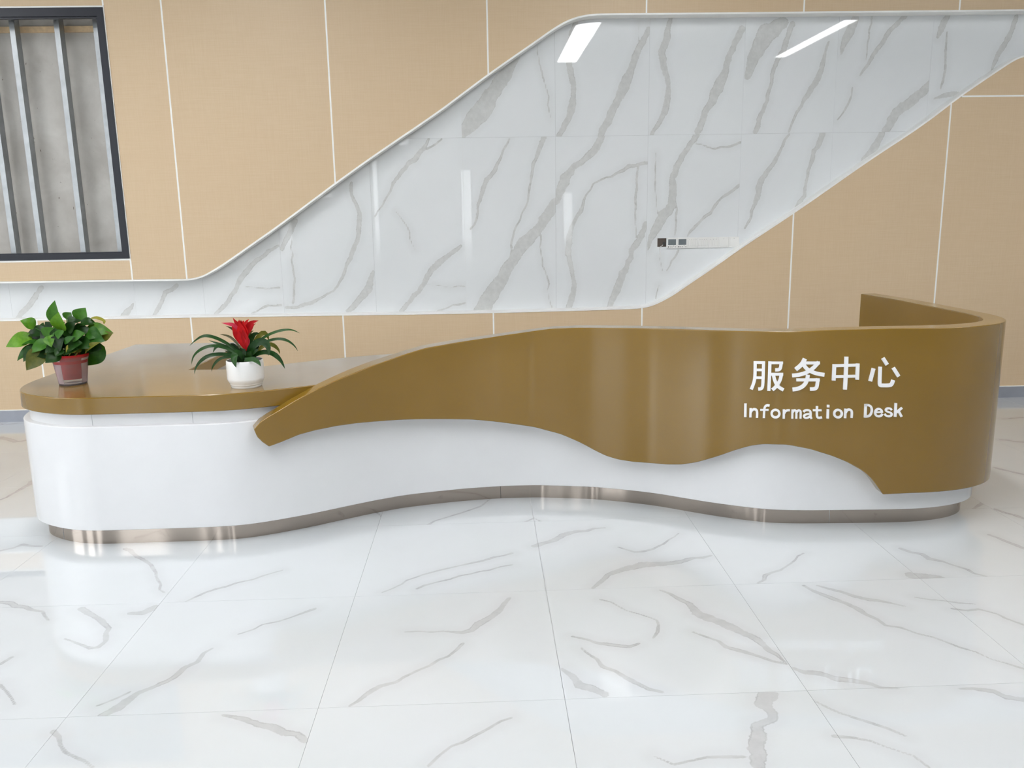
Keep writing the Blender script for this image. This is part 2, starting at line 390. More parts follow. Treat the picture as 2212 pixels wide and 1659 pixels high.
def wiggle(V, amp):
    V = resample(V, .05) if len(V) > 1 else V
    V = V.copy(); V[1:-1, :2] += rng.normal(0, amp, (len(V)-2, 2)); return V
WVW = [wiggle(to_wall(v), .004) for v in WV]
def sdf(px, py, veins):
    out = np.full(px.shape, .12); wid = np.full(px.shape, .004)
    for V in veins:
        for a, b in zip(V[:-1], V[1:]):
            e = b[:2]-a[:2]; L2 = max(1e-9, e@e)
            t = np.clip(((px-a[0])*e[0]+(py-a[1])*e[1])/L2, 0, 1)
            d = np.hypot(px-a[0]-t*e[0], py-a[1]-t*e[1])-(a[2]+t*(b[2]-a[2]))
            hw_ = a[2]+t*(b[2]-a[2]); wid = np.where(d < out, hw_, wid); out = np.minimum(out, d)
    return out, wid
def vein_tile(name, u0, u1, v0, v1, veins, cell, place, mat, parent, hole=None, thick=.008):
    nu = max(2, int(round((u1-u0)/cell))+1); nv = max(2, int(round((v1-v0)/cell))+1)
    us = np.linspace(u0, u1, nu); vv = np.linspace(v0, v1, nv)
    if hole:
        us = np.unique(np.r_[us, hole[0], hole[1]]); vv = np.unique(np.r_[vv, hole[2], hole[3]]); nu, nv = len(us), len(vv)
    U, Vv = np.meshgrid(us, vv, indexing='ij'); S, Wd = sdf(U, Vv, veins)
    verts = [place(U[i, j], Vv[i, j], 0) for i in range(nu) for j in range(nv)]
    faces = []
    for i in range(nu-1):
        for j in range(nv-1):
            if hole and hole[0]-1e-6 <= us[i] and us[i+1] <= hole[1]+1e-6 and hole[2]-1e-6 <= vv[j] and vv[j+1] <= hole[3]+1e-6: continue
            faces.append((i*nv+j, (i+1)*nv+j, (i+1)*nv+j+1, i*nv+j+1))
    base = len(verts)
    ring = [(i, 0) for i in range(nu)]+[(nu-1, j) for j in range(1, nv)]+[(i, nv-1) for i in range(nu-2, -1, -1)]+[(0, j) for j in range(nv-2, 0, -1)]
    for (i, j) in ring: verts.append(place(us[i], vv[j], thick))
    m = len(ring)
    for k in range(m):
        k2 = (k+1) % m; a = ring[k][0]*nv+ring[k][1]; b = ring[k2][0]*nv+ring[k2][1]
        faces.append((a, base+k, base+k2, b))
    me = bpy.data.meshes.new(name); me.from_pydata([tuple(map(float, v)) for v in verts], [], faces); me.update()
    at = me.attributes.new('vein', 'FLOAT', 'POINT')
    vals = np.r_[S.reshape(-1), [S[i, j] for (i, j) in ring]].astype(np.float32)
    at.data.foreach_set('value', vals)
    at2 = me.attributes.new('vein_width', 'FLOAT', 'POINT'); at2.data.foreach_set('value', np.r_[Wd.reshape(-1), [Wd[i, j] for (i, j) in ring]].astype(np.float32))
    me.materials.append(mat)
    o = bpy.data.objects.new(name, me); col.objects.link(o); o.parent = parent; return o
marb = struct(box_obj('wall_marble', [(XL, WX0-.03, DM+.009, DM+.02, .7, 3.1), (WX1+.03, XR, DM+.009, DM+.02, .7, 3.1), (WX0-.03, WX1+.03, DM+.009, DM+.02, .7, WZ0-.04)], M_GROUT))
MX = [-6.6, -5.15, -4.43, -3.7, -2.739, -2.201, -1.579, -.85, -.13, .59, 1.312, 2.043, 2.763, 3.497, 4.22, 4.95, 6.4]
BOX = (1.399, 1.470, 1.273, 1.341)
def wv_in(x0, x1, z0, z1):
    r = []
    for V in WVW:
        c = V[len(V)//2]
        if x0 <= c[0] < x1 and z0 <= c[1] < z1: r.append(V)
    return r
def rand_veins(u0, u1, v0, v1, n, slant, wmax):
    r = []
    for _ in range(n):
        u = rng.uniform(u0-.2, u1+.2); v = v0-.05; P_ = []
        while v < v1+.05:
            P_.append((u, v, max(.0008, rng.normal(.5, .25)*wmax))); v += .1; u += slant*.1+rng.normal(0, .03)
        r.append(np.array(P_))
    return r
g = .0004
wplace = lambda u, v, t: (u, DM+t, v)
for a, b in zip(MX[:-1], MX[1:]):
    for (z0, z1) in ((.74, 2.13), (2.13, 3.06)):
        zt = max(zup(a), zup(b))+.05; zb = min(zlo(a), zlo(b))-.05
        if z0 > zt or z1 < zb: continue
        zz1 = min(z1, max(zt, z0+.1)); zz0 = max(z0, zb)
        if zz1-zz0 < .06: continue
        V = wv_in(a, b, z0, z1)
        if b < -3.6 or a > 4.2: V = V+rand_veins(a, b, z0, z1, 2, .5, .02)
        hole = BOX if a < 1.43 < b and z0 < 1.3 < z1 else None
        vein_tile('marble_tile', a+g, b-g, zz0+g, zz1-g, V, .012, wplace, M_WMARB, marb, hole)

# ---- floor
floor = struct(box_obj('floor', [(XL-.2, XR+.2, YF-.2, D+.4, -.2, -.006)], M_GROUT))
FV = [
 [(1281,1270,6),(1326,1235,10),(1386,1220,18),(1456,1215,10),(1536,1200,4)], [(1426,1275,4),(1476,1295,8),(1516,1330,20),(1566,1350,18),(1631,1380,14),(1701,1435,5)],
 [(1496,1365,3),(1566,1395,8),(1646,1420,8),(1701,1435,5)], [(1712,1443,8),(1806,1465,15),(1906,1483,7),(1940,1487,2)],
 [(1736,1265,5),(1806,1295,10),(1886,1330,8),(1916,1350,5),(2006,1375,4),(2066,1395,4),(2212,1445,4)], [(1766,1265,4),(1856,1290,10),(1956,1310,3)],
 [(1296,1295,3),(1356,1320,3),(1426,1340,4),(1421,1360,5),(1411,1378,3)], [(1236,1375,4),(1296,1390,8),(1346,1395,8),(1381,1390,4)],
 [(1256,1400,3),(1316,1445,8),(1386,1480,9),(1431,1495,6)], [(1214,1445,6),(1256,1480,20),(1306,1500,16)],
 [(1660,1503,34),(1650,1525,18),(1668,1545,12),(1640,1575,22),(1633,1600,30),(1635,1650,26)], [(1606,1635,8),(1526,1640,4),(1456,1645,5),(1416,1635,3)],
 [(1761,1515,4),(1806,1540,6),(1886,1565,7),(1956,1590,3)], [(1801,1590,8),(1846,1595,6),(1916,1610,4),(1976,1635,4),(2006,1657,4)],
 [(2071,1488,4),(2136,1492,12),(2212,1512,14)], [(1976,1290,3),(2046,1300,4),(2106,1305,3)], [(2056,1315,4),(2146,1322,4),(2212,1350,5)],
 [(1946,1185,6),(2006,1205,8),(2056,1220,5),(2131,1245,4)], [(1976,1244,20),(2030,1248,14)], [(1466,1152,2),(1426,1180,3),(1386,1195,5),(1336,1182,3)],
 [(1736,1195,2),(1696,1225,3),(1646,1245,6),(1636,1260,2)], [(1156,1180,10),(1231,1150,10),(1306,1140,4)], [(2136,1155,5),(2212,1185,6)], [(2150,1010,5),(2212,1025,5)], [(2150,1100,5),(2212,1120,7)], [(2160,950,3),(2212,955,4)], [(2165,905,3),(2212,902,3)],
 [(0,1300,8),(60,1315,8),(90,1320,4),(105,1340,3)], [(140,1380,3),(175,1395,5),(210,1405,8),(235,1375,6),(225,1350,8),(175,1315,10)], [(335,1312,16),(310,1325,12),(280,1325,8)],
 [(460,1400,3),(410,1440,10),(350,1475,10),(290,1500,8),(255,1530,20),(220,1545,12)], [(280,1495,3),(210,1525,3)], [(480,1545,6),(550,1560,12),(600,1575,18),(660,1600,12)],
 [(680,1315,6),(625,1335,3),(565,1350,3),(515,1370,2)], [(1100,1292,6),(1075,1325,10),(1032,1350,13),(1010,1365,10),(960,1365,3),(875,1365,3)],
 [(1000,1390,5),(975,1415,5),(875,1465,5),(805,1490,11),(755,1525,3)], [(1106,1550,4),(1050,1580,6),(975,1615,6),(925,1655,4)], [(115,1580,8),(145,1625,6),(170,1635,6),(200,1658,6)],
 [(400,1300,2),(440,1280,5),(505,1262,4),(610,1232,3)], [(900,1272,4),(950,1255,4),(1106,1220,3)], [(825,1280,2),(900,1245,3),(1106,1195,5)], [(0,1480,6),(20,1510,4),(32,1522,2)], [(0,1435,6),(25,1420,6)],
 [(270,1185,6),(320,1215,5),(355,1280,2)], [(0,945,8),(40,955,5),(60,950,3)], [(0,1190,5),(60,1175,6),(90,1180,3)], [(0,1080,3),(40,1060,4),(70,1040,8)],
]
def to_floor(v):
    out = []
    for (x, y, w) in v:
        p = on_z((x, y), 0); p2 = on_z((x, y+w*.5), 0); p3 = on_z((x+w*.5, y), 0)
        out.append((p[0], p[1], max(.0042, math.sqrt(np.linalg.norm(p2-p)*np.linalg.norm(p3-p)))))
    return np.array(out)
FVW = [wiggle(to_floor(v), .006) for v in FV]
TX0, TY0 = .2371, 2.4449
fplace = lambda u, v, t: (u, v, -t)
gf = .0005
for i in range(-9, 9):
    x0 = TX0+.8*i; x1 = x0+.8
    if x0 < XL-.2 or x1 > XR+.2: continue
    for j in range(-3, 6):
        y0 = TY0+.8*j; y1 = min(y0+.8, D-.004)
        V = []
        for W in FVW:
            c = W[len(W)//2]
            if np.any((W[:, 0] > x0) & (W[:, 0] < x1) & (W[:, 1] > y0) & (W[:, 1] < y1)): V.append(W)
        if not V: V = rand_veins(x0, x1, y0, y1, 2, rng.choice([-.9, .8, 1.3]), .012)
        seen = -4.8 < x0 < 4.8 and y0 > 1.5
        vein_tile('floor_tile', x0+gf, x1-gf, y0+gf, y1-gf, V, (.0085 if abs(x0+.4) < 2.9 and y0 < 4.0 else .0125) if seen else .08, fplace, M_FMARB, floor, thick=.006)
y1 = TY0-.8*3
for i in range(-9, 9, 3):
    x0 = max(XL, TX0+.8*i); x1 = min(XR, x0+2.4)
    vein_tile('floor_slab', x0, x1-gf, YF, y1-gf, rand_veins(x0, x1, YF, y1, 4, .8, .012), .12, fplace, M_FMARB, floor, thick=.006)

# ---- rest of the lobby: ceiling, side walls, glazed front
ceil = struct(box_obj('ceiling', [(XL-.2, XR+.2, YF-.2, D+.4, ZC, ZC+.2)], M_CEIL))
struct(box_obj('wall_right', [(XR, XR+.2, YF-.2, D+.4, 0, ZC)], M_PAINT))
def pierced(name, along, c0, c1, f0, f1, openings, n0):
    B = lambda a, b, za, zb: (a, b, f0, f1, za, zb) if along == 'x' else (f0, f1, a, b, za, zb)
    W = lambda a, b, za, zb: (a, b, f0+.08, f0+.14, za, zb) if along == 'x' else (f0+.08, f0+.14, a, b, za, zb)
    lst = []; p = c0
    for a, b, z0, z1 in openings:
        lst += [B(p, a, 0, ZC), B(a, b, 0, z0), B(a, b, z1, ZC)]; p = b
        struct(box_obj('window_%d' % n0, [W(a, a+.03, z0, z1), W(b-.03, b, z0, z1), W(a+.03, b-.03, z0, z0+.04), W(a+.03, b-.03, z1-.04, z1)], M_BLACK)); n0 += 1
    lst.append(B(p, c1, 0, ZC)); struct(box_obj(name, lst, M_PAINT)); return n0
nwin = pierced('wall_left', 'y', YF-.2, D+.4, XL-.2, XL, SIDE, 2)
nwin = pierced('wall_front', 'x', XL, XR, YF-.2, YF, SLOTS, nwin)
pv = struct(box_obj('floor_outdoor', [(-40, 40, -40, YF-.25, -.4, -.1), (-40, XL-.25, YF-.25, 20, -.4, -.1)], M_PAVE))
# linear lamps in the ceiling, running towards the marble wall
for (x0, x1, y0, y1, lab) in ((1.31, 1.635, -1.15, 4.7, 'wide white linear ceiling lamp above the lettered end of the desk'), (4.84, 5.03, -.9, 4.7, 'narrow white linear ceiling lamp near the right wall'), (-2.2, -1.875, -1.15, 4.7, 'wide white linear ceiling lamp above the plant end of the desk'), (-5.6, -5.28, -1.15, 4.7, 'wide white linear ceiling lamp beside the left glazing')):
    t = tag(empty('ceiling_lamp', ((x0+x1)/2, (y0+y1)/2, ZC)), lab, 'lamp')
    cx, cy = (x0+x1)/2, (y0+y1)/2
    fr = box_obj('housing', [(x0-.02-cx, x0-cx, y0-.02-cy, y1+.02-cy, -.03, 0), (x1-cx, x1+.02-cx, y0-.02-cy, y1+.02-cy, -.03, 0), (x0-cx, x1-cx, y0-.02-cy, y0-cy, -.03, 0), (x0-cx, x1-cx, y1-cy, y1+.02-cy, -.03, 0)], M_TRIM, t)
    box_obj('diffuser', [(x0-cx, x1-cx, y0-cy, y1-cy, -.02, -.012)], M_LAMP, t)

# ---- window in the back wall, unfinished cavity behind it
win = struct(box_obj('window_1', [(WX0, WX1, D-.012, D+.075, WZ0, WZ0+.042), (WX0, WX1, D-.012, D+.075, WZ1-.06, WZ1), (WX0, WX0+.045, D-.012, D+.075, WZ0+.042, WZ1-.06), (WX1-.045, WX1, D-.012, D+.075, WZ0+.042, WZ1-.06)], M_BLACK))
box_obj('glazing_bead', [(WX1-.057, WX1-.045, D+.0, D+.03, WZ0+.042, WZ1-.06), (WX0+.045, WX1-.057, D+.0, D+.03, WZ0+.042, WZ0+.052), (WX0+.045, WX1-.057, D+.0, D+.03, WZ1-.072, WZ1-.06)], M_BLACK, win)
tr = struct(box_obj('trim_3', [(WX0-.012, WX1+.006, D-.006, D+.07, WZ0-.014, WZ0), (WX1, WX1+.006, D-.006, D+.07, WZ0, WZ1), (WX0-.012, WX1+.006, D-.006, D+.07, WZ1, WZ1+.012)], M_TRIM))
CY = D+.3
struct(box_obj('wall_concrete', [(WX0-.5, WX1+.5, CY, CY+.15, .6, 3.8)], M_CONC))
struct(box_obj('wall_reveal', [(WX0-.03, WX1+.03, D+.4, CY+.0, WZ1, WZ1+.02)] if 0 else [(WX0-.05, WX0-.03, DM+.02, CY, WZ0-.1, WZ1+.1), (WX1+.03, WX1+.05, DM+.02, CY, WZ0-.1, WZ1+.1)], M_CONC))
SY = D+.17
def stud(px, lab):
    x = on_y(px, SY)[0]; w = .038; z0, z1 = WZ0-.03, WZ1+.03
    t = tag(empty('metal_stud', (x, SY, z0)), lab, 'stud', 'steel studs behind the black framed window')
    h = z1-z0
    box_obj('flange', [(0, w, 0, .0015, 0, h)], M_GALV, t)
    box_obj('web', [(w-.0015, w, .0015, .075, 0, h)], M_GALV, t)
    box_obj('flange', [(0, w, .0735, .075, 0, h)], M_GALV, t)
    box_obj('lip', [(0, .0015, .0015, .012, 0, h)], M_GALV, t)
stud((-5, 330), 'galvanised steel stud behind the glass, two studs away from the window jamb')
stud((55, 330), 'galvanised steel stud behind the glass, farther from the window jamb than its twin')
stud((149, 330), 'galvanised steel stud behind the glass, next to the one at the window jamb')
stud((231, 330), 'galvanised steel stud standing hard against the right window jamb')
za = on_y((100, 71), CY)[2]; zb = on_y((100, 58), CY)[2]
tag(box_obj('wood_batten', [(WX0-.2, WX1+.1, CY-.02, CY, za, zb)], M_WOOD), 'thin raw pine batten across the top of the concrete', 'batten')

# ================================================================== INFORMATION DESK
pl = [(104,1144.7),(106.8,1151.9),(115.8,1158.2),(137.5,1165.5),(164.7,1171.4),(191.8,1174.5),(228,1175),(291,1172.7),(363.6,1170.5),(400,1169.2),(454,1167.4),(501,1165.2),(544.7,1161),(599,1152),(671,1138.4),(743.6,1122.2),(800,1110),(867.8,1097.2),(935.6,1088.8),(1003.4,1081.8),(1081.4,1076.2),(1161.7,1074.1),(1229.5,1076.4),(1280,1077.8),(1359.6,1085.4),(1419,1092.7),(1479,1103.3),(1538.6,1113.6),(1598.3,1122),(1658,1129.1),(1717.6,1130.8),(1786.8,1130.4),(1895.3,1129.1),(1971.3,1126.9),(2014.7,1122.8),(2047.2,1116.7),(2068.9,1109.1)]
front = [on_z(p, 0)[:2] for p in pl]
PLAN = [np.array(p) for p in [(-2.271, 5.51), (-2.285, 5.1), (-2.30, 4.6), (-2.305, 4.35), (-2.295, 4.22)]]+front+[np.array(p) for p in [(2.487, 4.06), (2.518, 4.15), (2.527, 4.28), (2.52, 4.65), (2.508, 5.02), (2.462, 5.38)]]
PLAN = resample(gsmooth(resample(np.array(PLAN), .012), 3.5), .012)
_T = np.gradient(PLAN, axis=0); _T /= np.linalg.norm(_T, axis=1)[:, None]
NRM = gsmooth(np.c_[_T[:, 1], -_T[:, 0]], 3); NRM /= np.linalg.norm(NRM, axis=1)[:, None]
NP = len(PLAN)
def off(d, i0=0, i1=None):
    d = np.broadcast_to(np.asarray(d, float), (NP,))
    return (PLAN+NRM*d[:, None])[i0:(NP if i1 is None else i1)]
def on_cyl(px, C):
    d = ray(px); a = C[:-1]; e = C[1:]-C[:-1]
    det = -d[0]*e[:, 1]+d[1]*e[:, 0]
    t = (-a[:, 0]*e[:, 1]+a[:, 1]*e[:, 0])/det; u = (d[0]*a[:, 1]-d[1]*a[:, 0])/det
    k = [(t[i], i+u[i]) for i in range(len(a)) if -1e-6 <= u[i] <= 1+1e-6 and t[i] > 0]
    t, s = min(k); return s, EYE+d[2]*t
desk = tag(empty('information_desk', (0, 4.4, 0)), 'long wavy white and olive brown reception desk with Information Desk lettering', 'desk')
DO = Vector((0, 4.4, 0))
def dpart(name, V, Fc, mat, parent=None, smooth=None, bevel=0):
    V = [(v[0]-DO.x, v[1]-DO.y, v[2]-DO.z) for v in V]
    return mesh_obj(name, V, Fc, mat, parent or desk, smooth, bevel)
def ribbon(fr, bk, zt, zb):
    """closed wall between two plan curves with top and bottom heights per station"""
    n = len(fr); zt = np.broadcast_to(zt, (n,)); zb = np.broadcast_to(zb, (n,))
    V = [(p[0], p[1], z) for p, z in zip(fr, zt)]+[(p[0], p[1], z) for p, z in zip(fr, zb)]+[(p[0], p[1], z) for p, z in zip(bk, zb)]+[(p[0], p[1], z) for p, z in zip(bk, zt)]
    Fc = []
    for k in range(4):
        k2 = (k+1) % 4
        for i in range(n-1): Fc.append((k*n+i, k*n+i+1, k2*n+i+1, k2*n+i))
    Fc += [(0, n, 2*n, 3*n), (n-1, 2*n-1, 3*n-1, 4*n-1)]
    return V, Fc
ZB, ZL, ZW0, ZW1 = .085, .601, .661, .743
# steel plinth, in pieces with fine butt joints
cut = [0]+[int(round(on_cyl(p, off(0.))[0])) for p in ((137, 1160), (1081, 1070), (1793, 1125))]+[NP-1]
for a, b in zip(cut[:-1], cut[1:]):
    fr = off(0., a, b+1).copy(); bk = off(-.03, a, b+1)
    dpart('kick_plate', *ribbon(fr[0 if a == 0 else 0:], bk, ZB+.01, 0), M_STEEL, None, 40)
    if b != NP-1:
        p = off(.0006)[b]; q_ = off(-.01)[b]; t = _T[b]*.0012
        V, Fc = prism_z([p-t, p+t, q_+t, q_-t], .001, ZB+.005)
        dpart('joint', V, Fc, M_DARK if b == cut[2] else M_GALV, None)
# white body
dpart('front_panel', *ribbon(off(.045), off(-.03), ZL, ZB), M_WHITE, None, 40, .004)
# white recess band under the worktop
cut = [0]+[int(round(on_cyl(p, off(.015))[0])) for p in ((198, 907), (417.6, 903.7))]+[int(np.argmin(abs(PLAN[:, 0]+.3)+10*(PLAN[:, 1] > 4.6)))]
for a, b in zip(cut[:-1], cut[1:]):
    dpart('recess_panel', *ribbon(off(.015, a, b+1), off(-.02, a, b+1), ZW0, ZL-.002), M_STRIPW, None, 40)
    if b != cut[-1]:
        p = off(.0156)[b]; q_ = off(.0)[b]; t = _T[b]*.0011
        dpart('joint', *prism_z([p-t, p+t, q_+t, q_-t], ZL, ZW0), M_GALV)
# brown wave panel
A = off(.12)
top_px = [(548.8,927),(563,911),(580,900),(606.7,884.8),(637.4,865.8),(689.9,837.8),(735,817.9),(771,803.4),(807.4,788.9),(843.6,776.5),(918,752.2),(986.7,740),(1055.5,729.8),(1124,719.5),(1193,710.2),(1244.5,708.2),(1300,708.2),(1400,709.5),(1500,712),(1600,715),(1700,716),(1800,713),(1930.4,709.9),(2023.5,707.7),(2079,706.7),(2116.6,703.4),(2144.6,699.6)]
bot_px = [(548.8,928),(551.5,935.4),(556,944.4),(567,955.3),(581.4,965.2),(608.5,955.3),(644.7,939.9),(680.8,930),(726,920.9),(771,914.6),(825.5,910),(900,906),(952,905.8),(1021,906.8),(1090,913.7),(1158.6,924),(1210,937.7),(1250,955),(1284,973),(1310,985.5),(1335,993),(1366,998),(1400,1000.5),(1440,1004),(1472,1004),(1505,999),(1550,986),(1590,972),(1620,963.5),(1650,959.5),(1700,961),(1750,970.5),(1800,986),(1830,998.4),(1865,1018),(1884.5,1035.3),(1908,1068.5),(1960.4,1066.8),(2025.5,1062.9),(2079.8,1054.9),(2112.3,1045.1)]
ts = np.array([on_cyl(p, A) for p in top_px]); bs = np.array([on_cyl(p, A) for p in bot_px])
ts = np.vstack([ts, [ts[-1, 0]+15, 1.0], [NP, 1.0]]); bs = np.vstack([bs, [bs[-1, 0]+15, .196], [NP, .194]])
ts[-6:, 1] = 1.0; bs[-6:, 1] = .194
i0 = int(math.ceil(ts[0, 0])); idx = np.arange(i0, NP)
ci = int(np.argmin([abs(p[0]-1908)+abs(p[1]-1068.5) for p in bot_px])); st = np.unique(np.r_[np.linspace(ts[0, 0], ts[0, 0]+9, 19), np.arange(ts[0, 0]+9.5, NP-1, .5), NP-1]); k_ = int(np.argmin(abs(st-bs[ci, 0]))); st[k_] = bs[ci, 0]
ZT = np.interp(st, ts[:, 0], ts[:, 1]); ZBt = np.interp(st, bs[:, 0], bs[:, 1])
def smooth1(z, keep):
    k = np.array([1, 2, 3, 2, 1])/9.; zz = np.convolve(np.r_[z[:1], z[:1], z, z[-1:], z[-1:]], k, 'valid'); return np.where(keep, z, zz)
corner = bs[[abs(b[1]-.191) < .01 and i > 30 for i, b in enumerate(bs)]][0, 0]
keep = (st < ts[0, 0]+10) | (abs(st-corner) < 3)
for _ in range(3): ZT = smooth1(ZT, st < ts[0, 0]+10); ZBt = smooth1(ZBt, keep)
ZT = np.maximum(ZT, ZBt+.002)
def at_st(C, s): return np.c_[np.interp(s, np.arange(NP), C[:, 0]), np.interp(s, np.arange(NP), C[:, 1])]
bko = np.interp(ZT, [.735, .80], [.0465, .02]); bko[st > bs[20, 0]] = .02
bk = at_st(PLAN, st)+at_st(NRM, st)*bko[:, None]
band = dpart('wave_panel', *ribbon(at_st(A, st), bk, ZT, ZBt), M_BROWN, None, 40, .005)
band['label'] = 'olive brown wave panel with white lettering'
# worktop: front run, left return wing
iJ = int(np.argmin(np.hypot(PLAN[:, 0]+.80, PLAN[:, 1]-4.1)))
wo = np.where(np.arange(NP) < iJ, .045, .0185); wo = np.where(np.arange(NP) > iJ, .0185, wo)
iR = int(np.argmin(np.hypot(PLAN[:, 0]-2.5, PLAN[:, 1]-4.65)))
outer = [(-2.316, 5.556)]+[tuple(p) for p in off(wo)[3:iR:2]]
ia = int(np.argmin(np.hypot(PLAN[:, 0]+1.28, PLAN[:, 1]-3.92))); ib = int(np.argmin(np.hypot(PLAN[:, 0]-1.9, PLAN[:, 1]-3.89)))
inner = gsmooth(resample(off(-.64, ia+6, ib), .03), 3)
# offset curves cross themselves on the tight bends, keep the monotone part
keepx = [inner[0]]
for p in inner[1:]:
    if p[0] > keepx[-1][0]+.004: keepx.append(p)
inner = [tuple(p) for p in keepx]
outline = outer+[(2.46, 4.72), (1.98, 4.72)]+inner[::-1]+[(-1.40, 4.545), (-1.622, 4.553), (-1.585, 5.56)]
dpart('worktop', *prism_z(outline, ZW0, ZW1), M_BROWN, None, 40, .005)
# cabinet under the return wing and the rear edge of the counter
V, Fc = boxes([(-2.25, -1.70, 4.62, 5.50, .06, ZW0)]); cb = dpart('wing_cabinet', V, Fc, M_WHITE, None, None, .003)
V, Fc = boxes([(-1.70, -1.685, 4.64, 5.06, .10, ZW0-.02)]); dpart('cabinet_door', V, Fc, M_STRIPW, cb, None, .002)
V, Fc = boxes([(-1.70, -1.685, 5.07, 5.49, .10, ZW0-.02)]); dpart('cabinet_door', V, Fc, M_STRIPW, cb, None, .002)
# lettering
def zpt(o, sc, pts): return [(o[0]+x/sc, o[1]+y/sc) for x, y in pts]
def stroke(pts, w):
    P_ = np.array(pts, float)
    if len(P_) > 2: P_ = chaikin(P_, 2)
    n = len(P_); L, R_ = [], []
    seg = np.diff(P_, axis=0); seg /= np.linalg.norm(seg, axis=1)[:, None]
    closed = np.linalg.norm(P_[0]-P_[-1]) < 1e-6
    for i in range(n):
        a = seg[max(i-1, 0)] if not (closed and i == 0) else seg[-1]; b = seg[min(i, n-2)] if not (closed and i == n-1) else seg[0]
        m = a+b; m /= np.linalg.norm(m); k = 1/max(.6, m@b); nn = np.array([-m[1], m[0]])*k*w/2
        L.append(P_[i]+nn); R_.append(P_[i]-nn)
    return L, R_
def ell(cx, cy, rx, ry, n=28): return [(cx+rx*math.cos(2*math.pi*k/n), cy+ry*math.sin(2*math.pi*k/n)) for k in range(n+1)]
def letter(o, strokes):
    V, Fc = [], []
    for pts, w in strokes:
        L, R_ = stroke(pts, w); n = len(L); b0 = len(V)
        for dd in (.126, .1195):
            for S in (L, R_):
                for p in S:
                    s, z = on_cyl((o[0]+p[0]/11.642, o[1]+p[1]/11.642), A)
                    c = at_st(PLAN, [s])[0]+at_st(NRM, [s])[0]*dd; V.append((c[0], c[1], z))
        for i in range(n-1):
            a, b, c, d = b0+i, b0+n+i, b0+2*n+i, b0+3*n+i
            Fc += [(a, a+1, b+1, b), (c, d, d+1, c+1), (a, c, c+1, a+1), (b, b+1, d+1, d)]
        Fc += [(b0, b0+n, b0+3*n, b0+2*n), (b0+n-1, b0+3*n-1, b0+4*n-1, b0+2*n-1)]
    return dpart('letter', V, Fc, M_LETTER, band)
O1, O2, O3, O4 = (1600, 760), (1770, 760), (1595, 860), (1775, 860)
letter(O1, [([(367,232),(365,500),(355,680),(325,800),(268,940)],80),([(330,265),(612,268)],66),([(578,235),(568,600),(558,840),(540,905),(500,928),(442,932)],78),([(400,450),(545,452)],62),([(395,645),(545,647)],62),
  ([(735,238),(725,600),(708,977)],82),([(700,274),(1062,274)],65),([(1015,245),(1008,370),(985,430),(940,450),(866,450)],80),([(740,560),(1066,560)],70),([(1025,530),(1000,680),(940,800),(870,890),(795,953)],85),([(825,590),(850,700),(900,820),(970,895),(1075,955)],85)])
letter(O1, [([(1612,168),(1540,310),(1378,443)],103),([(1600,277),(1985,277)],72),([(1955,255),(1850,375),(1750,460),(1600,540),(1440,580),(1290,592)],92),([(1580,325),(1650,420),(1750,485),(1900,545),(2098,574)],95),
  ([(1395,702),(1980,702)],75),([(1937,665),(1915,850),(1895,905),(1850,930),(1738,934)],85),([(1685,572),(1670,680),(1630,790),(1540,880),(1420,930),(1300,945)],95)])
letter(O2, [([(672,120),(660,500),(635,945)],97),([(325,348),(1000,328)],72),([(395,620),(940,608)],70),([(370,310),(352,718)],92),([(957,290),(940,697)],90)])
letter(O2, [([(1355,412),(1270,735)],90),([(1520,372),(1505,760),(1510,838),(1570,843),(1740,843),(1810,820),(1850,705)],88),([(1590,155),(1695,320)],92),([(1850,400),(1985,615)],90)])
for o, st_ in [(O3, [([(182,130),(176,472)],62)]), (O3, [([(312,250),(305,480)],58),([(318,350),(350,290),(400,272),(450,285),(476,340),(470,490)],58)]),
  (O3, [([(785,185),(740,175),(690,185),(660,230),(650,300),(642,495)],56),([(550,290),(762,290)],45)]), (O3, [(ell(933,385,98,95),56)]),
  (O3, [([(1142,280),(1138,512)],56),([(1150,380),(1185,318),(1240,300),(1292,302)],52)]), (O3, [([(1355,285),(1352,512)],50),([(1365,350),(1395,300),(1440,305),(1457,350),(1452,512)],50),([(1465,350),(1500,300),(1550,305),(1564,350),(1556,512)],50)]),
  (O3, [([(1632,345),(1670,305),(1735,295),(1795,310),(1814,360),(1808,470),(1837,512)],52),([(1808,388),(1720,398),(1655,420),(1640,455),(1665,492),(1730,492),(1795,455),(1810,410)],50)]),
  (O3, [([(1972,198),(1965,430),(1985,487),(2040,493),(2094,475)],54),([(1870,300),(2085,300)],48)]), (O4, [([(157,165),(155,228)],62),([(150,272),(142,508)],60)]), (O4, [(ell(402,385,95,95),56)]),
  (O4, [([(590,262),(580,498)],58),([(595,360),(625,300),(680,280),(735,298),(753,350),(742,492)],56)]), (O4, [([(1098,145),(1085,485)],62),([(1080,172),(1160,168),(1230,200),(1256,290),(1235,390),(1180,450),(1080,460)],55)]),
  (O4, [([(1335,352),(1530,342)],42),([(1506,345),(1492,290),(1430,262),(1362,290),(1330,360),(1350,428),(1410,457),(1482,442),(1522,392)],52)]),
  (O4, [([(1752,295),(1725,258),(1660,248),(1605,275),(1605,318),(1670,345),(1740,368),(1755,412),(1720,447),(1660,454),(1600,432),(1578,392)],50)]),
  (O4, [([(1855,122),(1838,465)],62),([(2012,238),(1865,360)],52),([(1915,308),(2000,462)],58)])]:
    letter(o, st_)

